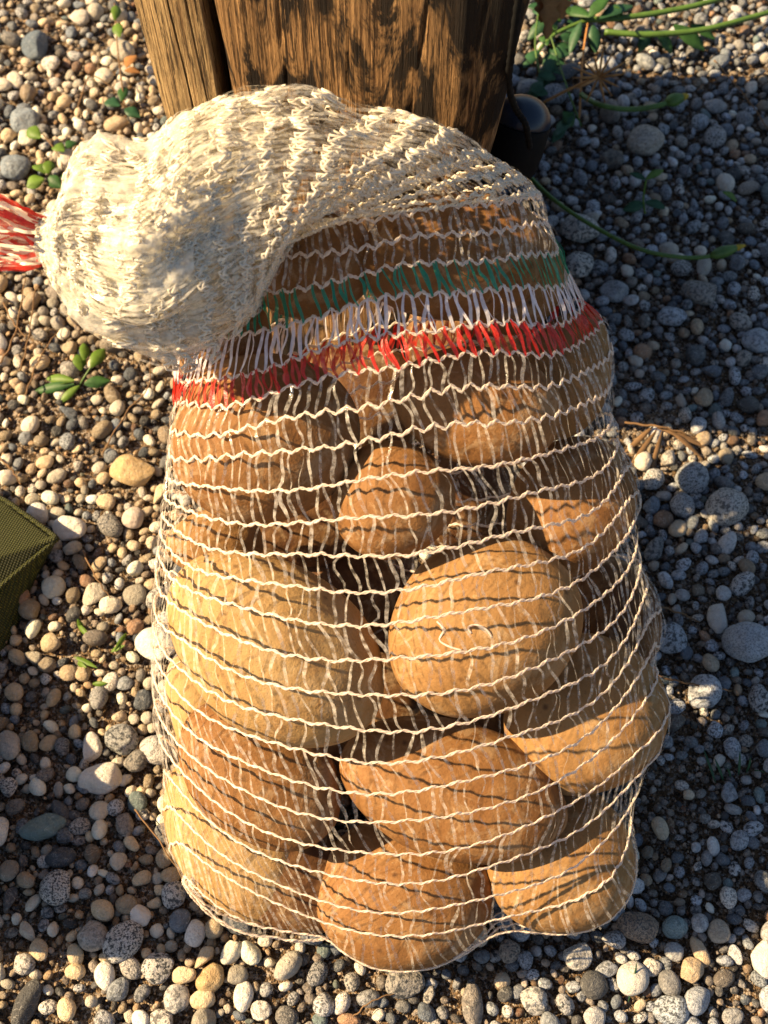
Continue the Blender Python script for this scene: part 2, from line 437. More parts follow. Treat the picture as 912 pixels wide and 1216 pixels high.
def push_out(Q, exact=False):
    for (c, A, r0_), rI, (sh_, egg) in zip(ELL, ER, SHP):
        r = r0_ + 0.0004 if exact else rI
        q = ((Q - c) @ A.T) / r
        if exact: q[..., 1] /= 1 + egg * np.clip(q[..., 0], -1, 1)
        d2 = (q * q).sum(-1); m = d2 < (1.2 if exact else 1)
        if m.any() and exact:
            qq = q[m]; ln = np.linalg.norm(qq, axis=1); U_ = qq / ln[:, None]
            rad = 1 + 0.045 * wob(U_, sh_, 2.0, 2) + 0.012 * wob(U_, sh_ + 50, 6, 2)
            k = np.maximum(rad / ln, 1)[:, None]; qq = qq * k; qq[:, 1] *= 1 + egg * U_[:, 0]
            Q[m] = c + (qq * r) @ A
        elif m.any():
            k = 1 / np.sqrt(np.maximum(d2[m], 1e-4)); Q[m] = c + (q[m] * k[:, None] * r) @ A
    Q[..., 2] = np.maximum(Q[..., 2], 0.006)
    return Q
for it in range(760):
    L = (np.roll(G, 1, 1) + np.roll(G, -1, 1)) / 2
    Vv = G.copy(); Vv[1:-1] = (G[:-2] + G[2:]) / 2
    N = 0.55 * L + 0.45 * Vv
    mirror = G[0][(-np.arange(NA)) % NA]      # bottom is sewn flat: front meets back
    N[0] = (mirror + G[0]) / 2 * 0.5 + 0.25 * L[0] + 0.25 * G[1]
    N[-1] = G[-1]
    G = push_out(0.05 * G + 0.95 * N)
    if it % 60 == 59:                         # keep the rows evenly spaced down every column
        seg = np.linalg.norm(np.diff(G, axis=0), axis=2); cum = np.concatenate([np.zeros((1, NA)), np.cumsum(seg, 0)])
        for k in range(NA):
            tt = np.linspace(0, cum[-1, k], NS)
            G[:, k] = np.stack([np.interp(tt, cum[:, k], G[:, k, d]) for d in range(3)], 1)
        G = push_out(G)

for it in range(70):
    L = (np.roll(G, 1, 1) + np.roll(G, -1, 1)) / 2
    Vv = G.copy(); Vv[1:-1] = (G[:-2] + G[2:]) / 2
    N = 0.55 * L + 0.45 * Vv; N[0] = G[0]; N[-1] = G[-1]
    G = push_out(0.1 * G + 0.9 * N, True)

class Surf:
    """periodic bilinear surface, a = turn around (0..1), s = up (0..1)"""
    def __init__(self, G):
        self.G = G; self.ns, self.na = G.shape[:2]
        du = np.roll(G, -1, 1) - np.roll(G, 1, 1)
        dv = np.gradient(G, axis=0); N = np.cross(du, dv)
        N /= np.linalg.norm(N, axis=2)[..., None] + 1e-12
        c = G.mean(axis=1, keepdims=True)
        if ((G - c) * N).sum() < 0: N = -N
        self.N = N
        self.du = du / (np.linalg.norm(du, axis=2)[..., None] + 1e-12)
    def _i(self, A_, a, s):
        s = np.clip(s, 0, 1) * (self.ns - 1); a = (a % 1) * self.na
        i = np.minimum(s.astype(int), self.ns - 2); f = (s - i)[..., None]
        j = a.astype(int) % self.na; g = (a - np.floor(a))[..., None]; j2 = (j + 1) % self.na
        return (A_[i, j] * (1 - g) + A_[i, j2] * g) * (1 - f) + (A_[i + 1, j] * (1 - g) + A_[i + 1, j2] * g) * f
    def __call__(self, a, s): return self._i(self.G, a, s)
    def n(self, a, s): v = self._i(self.N, a, s); return v / (np.linalg.norm(v, axis=-1)[..., None] + 1e-12)
    def t(self, a, s): v = self._i(self.du, a, s); return v / (np.linalg.norm(v, axis=-1)[..., None] + 1e-12)

BODY = Surf(G)

def row_geometry(S, sfun, cells, amp, rad, lift=0.0008, per=8, seed=0, gap=1.0):
    """one stitched row: two threads twisted round each other; returns V, quads"""
    r = np.random.default_rng(seed); K = cells * per; a = np.arange(K) / K
    x = a * cells
    tri = (2 / math.pi) * np.arcsin(np.sin(2 * math.pi * x)) * 0.9
    am = amp * (1 + 0.35 * np.interp(x, np.arange(cells + 1), np.append(v := r.uniform(-1, 1, cells), v[0])))
    jit = np.interp(x, np.arange(cells + 1), np.append(v := r.normal(0, 1, cells), v[0]))
    s = sfun(a) + am * tri + 0.12 * amp * jit
    P0 = S(a, s); N0 = S.n(a, s)
    T = np.roll(P0, -1, 0) - np.roll(P0, 1, 0); T /= np.linalg.norm(T, axis=1)[:, None] + 1e-12
    B = np.cross(N0, T); Vs = []; Fs = []; off = 0
    for q in (0, 1):
        ph = 2 * math.pi * x * 1.5 + q * math.pi
        C = P0 + N0 * (lift + 0.3 * rad * gap * np.cos(ph))[:, None] + B * (0.85 * rad * gap * np.sin(ph))[:, None]
        rr = rad * (0.8 + 0.25 * np.sin(ph * 0.5 + 1))
        k = np.arange(4) / 4 * 2 * math.pi
        R = C[:, None] + rr[:, None, None] * (np.cos(k)[None, :, None] * N0[:, None] + np.sin(k)[None, :, None] * B[:, None])
        Vs.append(R.reshape(-1, 3))
        i = np.arange(K); i2 = (i + 1) % K
        for kk in range(4):
            k2 = (kk + 1) % 4
            Fs.append(np.stack([i * 4 + kk, i * 4 + k2, i2 * 4 + k2, i2 * 4 + kk], 1) + off)
        off += K * 4
    return np.concatenate(Vs), np.concatenate(Fs)

def tape_geometry(S, s0f, s1f, cells, amp, width, lift=0.0011, seg=6, seed=0, curl=0.26, wander=0.10, slack=0.0009, skew=0.0, drop=0.0):
    """film tapes running between two rows, two to each cell"""
    r = np.random.default_rng(seed); M = cells * 2
    k = np.arange(M); a0 = (k + 0.5 - 0.10 * np.where(k % 2, 1, -1)) / M * 1.0
    shift = np.where(k % 2, 0.30, 0.04) + skew
    a1 = a0 + (shift + r.normal(0, 0.09, M)) / cells
    f = np.linspace(0, 1, seg)[None]
    bow = r.normal(0, wander, M)[:, None] / cells; wig = r.normal(0, wander * 0.6, M)[:, None] / cells
    a = a0[:, None] * (1 - f) + a1[:, None] * f + bow * np.sin(math.pi * f) + wig * np.sin(2 * math.pi * f)
    tri = lambda aa: amp * (2 / math.pi) * np.arcsin(np.sin(2 * math.pi * aa * cells))
    s0 = (s0f(a0) + tri(a0))[:, None]; s1 = (s1f(a1) + tri(a1))[:, None]
    s = s0 * (1 - f) + s1 * f
    P0 = S(a, s); N0 = S.n(a, s)
    P0 = P0 + N0 * (lift + np.abs(r.normal(0, slack, M))[:, None] * np.sin(math.pi * f))[..., None]
    T = np.gradient(P0, axis=1); T /= np.linalg.norm(T, axis=2)[..., None] + 1e-12
    B = np.cross(N0, T)
    tw = r.normal(0, curl * 1.6, M)[:, None] + r.normal(0, curl * 2.4, M)[:, None] * (f - 0.5)
    W = np.cos(tw)[..., None] * B + np.sin(tw)[..., None] * N0
    wd = (width * r.uniform(0.55, 1.2, M))[:, None] * (0.55 + 0.55 * np.sin(math.pi * np.clip(f, 0.04, 0.96)) ** 0.6)
    keep = r.uniform(size=M) >= drop
    L = P0 - W * wd[..., None] / 2; R = P0 + W * wd[..., None] / 2
    V = np.stack([L, R], 2)[keep].reshape(-1, 3); m = int(keep.sum())
    i = np.arange(m)[:, None] * seg * 2 + np.arange(seg - 1)[None] * 2; i = i.ravel()
    return V, np.stack([i, i + 1, i + 3, i + 2], 1)

def cat(parts):
    V = []; Fc = []; off = 0
    for v, f in parts: V.append(v); Fc.append(f + off); off += len(v)
    return np.concatenate(V), np.concatenate(Fc)

sack = thing('net_sack', 'translucent net sack full of potatoes with green white and red bands, leaning on the post', 'net sack', (0.0, 0.06, 0.0))
# rows from the bottom seam to the top ring
ss = np.linspace(0.02, 1, 300); fr = BODY(np.full(300, 0.27), ss); dd = (fr - CAM); fpy = 608 - F * (dd @ UP) / (dd @ FW)
FRONT = [1112, 1082, 1046, 1012, 973, 937, 900, 865, 826, 785, 742, 703, 663, 620, 574, 524, 481, 440, 402, 358, 322, 288, 258]
kmin = int(np.argmax(fpy)); print('front bottom at', fpy[kmin], ss[kmin], 'top', fpy[-1])
up_ = [float(np.interp(-p, -fpy[kmin:], ss[kmin:])) for p in FRONT if p > fpy[-1] + 6]
ROWS = [0.0, ss[kmin]] + up_ + [1.0]
CELLS = 62
def row_s(s):
    return lambda a: np.clip(s + ((-.052 * np.cos(2 * math.pi * a) ** 2 + .018 * np.cos(2 * math.pi * a)) * min(1, max(0, (s - .5) / .3)) * min(1, (1 - s) * 9)) + 0.004 * np.sin(2 * math.pi * a + 9 * s) + 0.0025 * np.sin(14 * math.pi * a + 31 * s), 0.0, 1)
NR = len(ROWS)
# band between row j and j+1 carries the coloured tape
BAND = {2 + 19: 'green', 2 + 18: 'white', 2 + 17: 'red'}
clear = []
for j, s in enumerate(ROWS):
    amp = 0.0019 if j < NR - 8 else 0.0038
    V, Fc = row_geometry(BODY, row_s(s), CELLS, amp, 0.00080, seed=j, gap=0.9, lift=0.0005)
    wpart('stitched_row', V, Fc, M_THREAD, sack)
    if j < NR - 1:
        kind = BAND.get(j)
        wid = 0.0022 if kind is None else {'green': .0021, 'white': .0021, 'red': .0025}[kind]
        g = tape_geometry(BODY, row_s(s), row_s(ROWS[j + 1]), CELLS, amp, wid, seed=300 + j, skew=(0.30 if j % 2 else -0.25) + .1 * math.sin(j * 1.3))
        if kind is None:
            clear.append(g)
        else:
            g2 = tape_geometry(BODY, row_s(s), row_s(ROWS[j + 1]), CELLS, amp, wid * 0.7, seed=900 + j, skew=0.35, lift=0.0012, drop={'red': .0, 'white': .75, 'green': .6}[kind])
            o = wpart(kind + '_tape_band', *cat([g, g2]), {'green': M_GREEN, 'white': M_WHITE, 'red': M_RED}[kind], sack)
            o['label'] = {'green': 'green band of tapes, the uppermost of the three coloured bands', 'white': 'white band of tapes between green and red', 'red': 'red band of tapes, the lowest coloured band'}[kind]
            o['kind'] = 'stuff'
o = wpart('clear_tapes', *cat(clear), M_CLEAR, sack); o['kind'] = 'stuff'

# the gathered neck, flopped over to the left
# outer point, inner point, depth centre, half thickness
NK = [((640, 232), (262, 274), -.005, .060), ((612, 206), (290, 290), .012, .056), ((572, 182), (304, 306), .030, .050),
      ((520, 152), (312, 300), .045, .050), ((450, 126), (318, 325), .056, .048), ((360, 104), (304, 352), .064, .046),
      ((270, 116), (282, 376), .070, .046), ((212, 146), (238, 402), .074, .048), ((172, 170), (190, 414), .076, .046),
      ((100, 166), (118, 398), .078, .036), ((78, 216), (82, 352), .078, .032), ((68, 244), (60, 318), .078, .016), ((52, 262), (46, 300), .078, .008)]
def neck_surface(shrink, fold, seed, s0=0.0, s1=1.0, ns=70):
    K = [ring_from(*k) for k in NK]
    C = spline([k[0] for k in K], ns); H = spline([k[1] for k in K], ns); B = spline([k[2] for k in K], ns)
    G = np.zeros((ns, NA, 3)); r = np.random.default_rng(seed); ph = r.uniform(0, 6.28, 24)
    for j in range(ns):
        t = j / (ns - 1); env = min(1, t * 6) * min(1, (1 - t) * 8 + 0.25)
        rad = np.ones(NA)
        for q in range(8):
            m = 3 + q * 2
            rad += env * fold * math.cos(ph[q] + t * (5 + q * 2.3)) * np.cos(m * ang + ph[q + 8] + 3 * math.sin(4 * t + ph[q + 16])) / (1 + 0.22 * q)
        sh = 1 - (1 - shrink) * env
        for m, k in ((19, .020), (31, .016), (11, .028)):   # pleats, pulled tighter towards the tie
            rad += env * k * (0.3 + 1.2 * t) * (1 - 2 * np.abs(np.sin(m * ang / 2 + ph[m % 8] + 1.6 * math.sin(3 * t + ph[3]))) ** .7)
        rad = rad * sh
        G[j] = C[j] + (np.cos(ang) * rad)[:, None] * H[j] + (np.sin(ang) * rad)[:, None] * B[j]
    q_ = G.reshape(-1, 3); lump = (0.0075 * wob(q_, 555, 42, 3) + 0.0035 * wob(q_, 556, 110, 2)).reshape(G.shape[:2])
    cc = G.mean(axis=1, keepdims=True); dd_ = G - cc; dd_ /= np.linalg.norm(dd_, axis=2)[..., None] + 1e-9
    ev = np.minimum(1, np.linspace(0, 1, ns) * 5) * np.minimum(1, np.linspace(1, 0, ns) * 6)
    G = G + dd_ * (lump * ev[:, None])[..., None]
    i0 = int(s0 * (ns - 1)); i1 = int(s1 * (ns - 1)) + 1
    return Surf(G[i0:i1])
neck_parts = []; neck_thr = []; sheer = []
LAYERS = [(1.00, .045, 1, 0, 1, 19), (0.86, .07, 2, .16, 1, 15), (0.70, .09, 3, .42, 1, 14), (0.93, .06, 5, .44, 1, 16)]
for (sh, fo, sd_, a0, a1, nr) in LAYERS:
    S = neck_surface(sh, fo, sd_, a0, a1); rs = np.linspace(0.004, 0.996, nr)
    for j in range(nr):
        f = (lambda s, q: (lambda a: np.clip(s + 0.012 * np.sin(6 * math.pi * a + q * 1.7) + 0.007 * np.sin(16 * math.pi * a + 3 * q), 0, 1)))(rs[j], j)
        V, Fc = row_geometry(S, f, CELLS, 0.016, 0.00098 if a0 < .2 else .0008, seed=40 * sd_ + j, per=6, gap=1.6); neck_thr.append((V, Fc))
        if j < nr - 1:
            f2 = (lambda s, q: (lambda a: np.clip(s + 0.012 * np.sin(6 * math.pi * a + q * 1.7) + 0.007 * np.sin(16 * math.pi * a + 3 * q), 0, 1)))(rs[j + 1], j + 1)
            (sheer if a0 < .2 else neck_parts).append(tape_geometry(S, f, f2, CELLS, 0.014, 0.0026 if a0 > .2 else 0.0019, seed=60 * sd_ + j, wander=0.14, drop=0.12 if a0 < .2 else .35, curl=0.3, slack=0.0010 if a0 < .2 else .0006))
            if a0 > .2 and sd_ == 5: neck_parts.append(tape_geometry(S, f, f2, CELLS, 0.014, 0.0019, seed=61 * sd_ + j + 999, wander=0.16, curl=0.4, slack=0.0015))
for (sh, fo, sd_, a0, a1) in ((0.955, .06, 12, .56, .99), (0.78, .09, 13, .52, .97)):
    S = neck_surface(sh, fo, sd_, a0, a1, ns=150); g_ = S.G; q_ = g_.reshape(-1, 3)
    g_ = g_ + S.N * (0.0016 * wob(q_ * np.array([.4, 1, 1]), 77 + sd_, 330, 3) + 0.0009 * wob(q_ * np.array([.4, 1, 1]), 78 + sd_, 1100, 2)).reshape(g_.shape[:2])[..., None]
    n0, n1 = g_.shape[:2]; i = (np.arange(n0 - 1)[:, None] * n1 + np.arange(n1)[None]).ravel(); i2 = (np.arange(n0 - 1)[:, None] * n1 + (np.arange(n1)[None] + 1) % n1).ravel()
    wpart('crumpled_film', g_, np.stack([i, i2, i2 + n1, i + n1], 1), M_FILL, sack)
o = wpart('gathered_neck', *cat(neck_parts), M_NECK, sack); o['kind'] = 'stuff'
o['label'] = 'crumpled empty neck of the net flopped over to the left'
o = wpart('sheer_neck', *cat(sheer), M_SHEER, sack); o['kind'] = 'stuff'
o = wpart('neck_threads', *cat(neck_thr), M_NECKT, sack); o['kind'] = 'stuff'

# tail: red and cream tapes fanning out beyond the cinch
def ribbons(n, mat_, seed, width):
    r = np.random.default_rng(seed); out = []
    for q in range(n):
        f = r.uniform(0, 1)
        a = on_sack(62 + r.normal(0, 4), 262 + 46 * f, .078 + r.normal(0, .003))
        m = on_sack(32, 246 + 74 * f + r.normal(0, 3), .080 + r.normal(0, .006))
        e = on_sack(-14 + r.normal(0, 4), 226 + 92 * f + r.normal(0, 5), .080 + r.normal(0, .010))
        e2 = on_sack(-75 + r.normal(0, 14), 215 + 120 * f + r.normal(0, 10), .075 + r.normal(0, .012))
        P0 = spline([a, m, e, e2], 14)
        P0 += 0.0012 * np.stack([np.sin(np.arange(14) * r.uniform(.5, 1.4) + r.uniform(0, 6))] * 3, 1) * r.normal(size=3)
        T = np.gradient(P0, axis=0); T /= np.linalg.norm(T, axis=1)[:, None]
        B = np.cross(BW, T); B /= np.linalg.norm(B, axis=1)[:, None]; tw = r.normal(0, .5) + np.linspace(0, r.normal(0, 1.2), 14)
        W = np.cos(tw)[:, None] * B + np.sin(tw)[:, None] * BW
        wd = width * r.uniform(.6, 1.2)
        V = np.stack([P0 - W * wd / 2, P0 + W * wd / 2], 1).reshape(-1, 3); i = np.arange(13) * 2
        out.append((V, np.stack([i, i + 1, i + 3, i + 2], 1)))
    return out
for q, (V, Fc) in enumerate(ribbons(34, None, 5, .0030)): wpart('red_tape', V, Fc, M_RED, sack)
for q, (V, Fc) in enumerate(ribbons(46, None, 6, .0024)): wpart('cream_tape', V, Fc, M_NECKT, sack)
# few loose ends of tape over the big potato
c0 = on_sack(575, 750, .085)
for pts in ([(560, 752), (556, 745), (566, 742), (578, 748), (584, 757)], [(519, 738), (527, 748), (522, 760), (534, 768), (548, 772)],
            [(206, 690), (200, 684), (204, 678), (212, 684)]):
    P0 = []
    for (x, y) in pts:
        best = on_sack(x, y, .06)
        for wv_ in np.linspace(.12, -.06, 90):
            q = on_sack(x, y, wv_)
            if any(ell_inside(q[None], e, 1.06)[0] < 1 for e in ELL): best = q; break
            best = q
        P0.append(best if wv_ > -.05 else on_sack(x, y, .03))
    V, Fc = tube(spline(P0, 16), .0007, 6); wpart('loose_thread', V, Fc, M_THREAD, sack)

# ------------------------------------------------------------------ wooden post
YP = 0.515
L0 = on_y(146, 0, YP + .082)[0]; L1 = on_y(190, 138, YP + .082)[0]
R0 = on_y(622, 0, YP - .006)[0]; R1 = on_y(578, 180, YP - .006)[0]
z0 = on_y(0, 0, YP)[2]; z1 = on_y(0, 150, YP)[2]
def post_x(z, side):
    t = (z - z1) / (z0 - z1); t = np.clip(t, -1.2, 3.0)
    a, b = (L1, L0) if side < 0 else (R1, R0)
    return a + (b - a) * t
post = thing('wooden_post', 'thick weathered brown timber post with a long dark crack, behind the sack', 'post', (0.0, YP + .1, 0.0))
def stave(xa, xb, front, back, mat_, name, seed, bulge=0.02, nu=110, nz=120):
    """one split half of the post: a closed slab with a curved, rough front"""
    zz = np.linspace(-0.02, 0.86, nz); V = []
    for z in zz:
        l, r_ = post_x(z, -1), post_x(z, 1); wth = r_ - l
        x0 = l + wth * xa; x1 = l + wth * xb
        u = np.linspace(0, 1, nu); fr = front + 0.0 * u
        U = (x0 + (x1 - x0) * u - l) / wth * 2 - 1
        y = front - 0.44 * (x0 + (x1 - x0) * u - (l + r_) / 2) + 0.024 * np.abs(U) ** 4 + bulge * 0
        e = np.minimum(u, 1 - u); y = y + 0.012 * np.exp(-e / 0.02)
        P_ = np.stack([x0 + (x1 - x0) * u, y, np.full(nu, z)], 1)
        P_[:, 1] += 0.0016 * wob(P_ * np.array([60, 1, 3.0]), seed, 1.6, 3) + 0.0007 * wob(P_ * np.array([260, 1, 6.0]), seed + 1, 1.5, 2)
        for (cx_, dp_, wd_, ph_) in (((.55, .004, .006, 2.), (.8, .004, .006, 4.)) if xa < .1 else ((.22, .003, .0022, 1.5), (.47, .004, .0025, 3.), (.53, .002, .002, 2.5), (.70, .003, .002, 4.), (.86, .004, .003, 5.))):
            uc = cx_ + .018 * math.sin(z * 9 + ph_ + seed) + .006 * math.sin(z * 37 + ph_)
            P_[:, 1] += dp_ * (0.4 + 0.6 * max(0, math.sin(z * 6.5 + ph_ * 2 + seed))) * np.exp(-((u - uc) / wd_) ** 2)
        P_[:, 0] += 0.0015 * math.sin(z * 31 + seed) * np.exp(-e / .05)
        Bk = np.stack([x1 + (x0 - x1) * u, np.full(nu, back), np.full(nu, z)], 1)
        V.append(np.concatenate([P_, Bk]))
    V = np.array(V); m = V.shape[1]; i = np.arange(nz - 1)[:, None] * m + np.arange(m)[None]; i2 = np.arange(nz - 1)[:, None] * m + (np.arange(m)[None] + 1) % m
    Fc = np.stack([i.ravel(), i2.ravel(), i2.ravel() + m, i.ravel() + m], 1).tolist()
    Fc.append(list(range((nz - 1) * m, nz * m))); Fc.append(list(range(m))[::-1])
    o = wpart(name, V.reshape(-1, 3), Fc, mat_, post)
    return o
s1 = stave(0.0, 0.238, YP, YP + .42, M_WOODL, 'split_timber', 21); s1['label'] = 'pale narrow left piece of the post'
s2 = stave(0.262, 1.0, YP, YP + .45, M_WOOD, 'split_timber', 22); s2['label'] = 'broad dark stained piece of the post'
# black box added in the crack to stand for its shade
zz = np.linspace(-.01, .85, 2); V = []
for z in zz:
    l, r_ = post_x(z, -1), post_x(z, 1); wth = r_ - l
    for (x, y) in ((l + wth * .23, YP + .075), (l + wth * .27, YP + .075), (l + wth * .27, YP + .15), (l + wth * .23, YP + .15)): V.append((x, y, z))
wpart('crack_shade', V, [[0, 1, 5, 4], [1, 2, 6, 5], [2, 3, 7, 6], [3, 0, 4, 7], [4, 5, 6, 7]], M_BLACK, post, False)

# ------------------------------------------------------------------ black domed cap on its cord
YC = 0.585
cb = on_y(606, 200, YC - .01); ct = on_y(630, 132, YC)
scl = scale_at(ct)
cap = thing('domed_float', 'black plastic cylinder with glossy blue-black dome, hung beside the post', 'float', cb)
axis = ct - cb; hgt = np.linalg.norm(axis); axis /= hgt
axis = axis + 0.35 * UP; axis /= np.linalg.norm(axis)
e1 = np.cross(axis, FW); e1 /= np.linalg.norm(e1); e2 = np.cross(axis, e1)
def lathe(prof, mat_, name, c=cb):
    V = []; n = 28
    for (r_, h) in prof:
        for k in range(n):
            a = k / n * 2 * math.pi; V.append(c + axis * h + r_ * (math.cos(a) * e1 + math.sin(a) * e2))
    Fc = [[i * n + k, i * n + (k + 1) % n, (i + 1) * n + (k + 1) % n, (i + 1) * n + k] for i in range(len(prof) - 1) for k in range(n)]
    Fc += [list(range(n))[::-1], [(len(prof) - 1) * n + k for k in range(n)]]
    return wpart(name, V, Fc, mat_, cap)
R = 35 / scl; H = 92 / scl
lathe([(R * .3, -.004), (R * .8, -.003), (R * .92, .002), (R, H * .3), (R * 1.02, H * .62), (R * .98, H * .64)], M_BLACK, 'body')
lathe([(R * .96, H * .645), (R * 1.0, H * .66)] + [(R * math.cos(q), H * .66 + R * .85 * math.sin(q)) for q in np.linspace(.1, 1.5, 9)], M_DOME, 'dome')
cordp = [on_y(626, -60, .455), on_y(616, 0, .455), on_y(608, 60, .465), on_y(604, 100, .49), on_y(612, 128, YC - .05), on_y(624, 148, YC - .045), on_y(629, 175, YC - .038)]
cordp = spline(cordp, 90); V, Fc = tube(cordp, [.0024 + .0003 * math.sin(i * 1.9) for i in range(90)], 8)
wpart('cord', V, Fc, M_BLACK, cap)

# ------------------------------------------------------------------ olive canvas bag, its corner in view at the left
bagc = on_ground(-60, 760)
canvas = thing('canvas_bag', 'olive green canvas bag corner with a sewn seam at the left edge', 'bag', (bagc[0], bagc[1], 0))
# box-like bag: top outline (height hz), bottom outline on the pebbles
HZ = 0.030
tipp = on_ground(69, 640, HZ * .9)
top = [tipp, on_ground(28, 610, HZ * 1.04), on_ground(-10, 588, HZ * 1.12), on_ground(-140, 545, HZ * 1.1), on_ground(-420, 600, HZ * 1.1), on_ground(-420, 900, HZ * 3), on_ground(-150, 1080, HZ * 5.5), on_ground(-92, 860, HZ * 1.3), on_ground(-40, 740, HZ * 1.15)]
bot = [on_ground(58, 660), on_ground(30, 632), on_ground(0, 618), on_ground(-100, 590), on_ground(-400, 640), on_ground(-400, 940), on_ground(-110, 1100), on_ground(-48, 880), on_ground(6, 770)]
def closed(Pl, n):
    P_ = spline(list(Pl) + [Pl[0]], n + 1)[:-1]; return P_
NB = 120; tp = closed(top, NB); bt = closed(bot, NB); ct_ = tp.mean(0) + np.array([0, 0, .02])
V = []; lv = [0, .1, .25, .45, .65, .8, .9, .97]
for t in lv:
    P_ = bt * (1 - t) + tp * t; out = P_ - P_.mean(0); out[:, 2] = 0
    P_ = P_ + out * (0.03 * math.sin(math.pi * t)) ; q = wob(P_, 91, 34, 3); P_ = P_ + out * (q * .03)[:, None]; P_[:, 2] += 0.004 * wob(P_, 95, 60, 2) * t; V.append(P_)
for t in (0, .04, .12, .3, .55, .8):
    P_ = tp * (1 - t) + ct_ * t; P_[:, 2] += 0.012 * wob(P_, 92, 26, 3) * .5 * min(1, t * 4); V.append(P_)
V = np.concatenate(V); nl = len(lv) + 6
Fc = [[i * NB + k, i * NB + (k + 1) % NB, (i + 1) * NB + (k + 1) % NB, (i + 1) * NB + k] for i in range(nl - 1) for k in range(NB)]
Fc.append([(nl - 1) * NB + k for k in range(NB)])
wpart('cloth', V, Fc, M_CANVAS, canvas)
V, Fc = tube(np.concatenate([tp[-30:], tp[:30]]) + np.array([0, 0, .001]), .0022, 7); wpart('seam', V, Fc, M_CANVAS, canvas)
V, Fc = tube(spline([tipp + np.array([0, 0, .002]), on_ground(30, 652, HZ * 1.02), on_ground(-4, 664, HZ * 1.1), on_ground(-60, 660, HZ * 1.25)], 20), .0035, 7)
wpart('fold', V, Fc, M_CANVAS, canvas)

# ------------------------------------------------------------------ pebbles
CW = [((0.62, 0.58, 0.52), .9), ((0.50, 0.50, 0.50), 1.0), ((0.30, 0.33, 0.36), .8), ((0.17, 0.20, 0.24), .5), ((0.74, 0.68, 0.58), .12),
      ((0.46, 0.35, 0.23), .35), ((0.36, 0.21, 0.12), .4), ((0.28, 0.24, 0.20), .6), ((0.60, 0.50, 0.36), .25), ((0.10, 0.10, 0.10), .2), ((0.20, 0.27, 0.27), .4)]
CP = np.array([.17, .18, .13, .14, .07, .06, .05, .08, .04, .06, .02]); CP /= CP.sum()
def stone_shape(sub, seed):
    U, Fc = ICO[sub]; r = np.random.default_rng(seed)
    D = U * (1 + 0.13 * wob(U, seed, 1.9, 2) + 0.04 * wob(U, seed + 7, 5, 2))[:, None]
    for _ in range(int(r.integers(1, 7))):    # worn flats and broken corners
        d = r.normal(size=3); d /= np.linalg.norm(d); h = D @ d; lim = r.uniform(.60, .92)
        D = D - np.maximum(h - lim, 0)[:, None] * d * .8
    return D, Fc
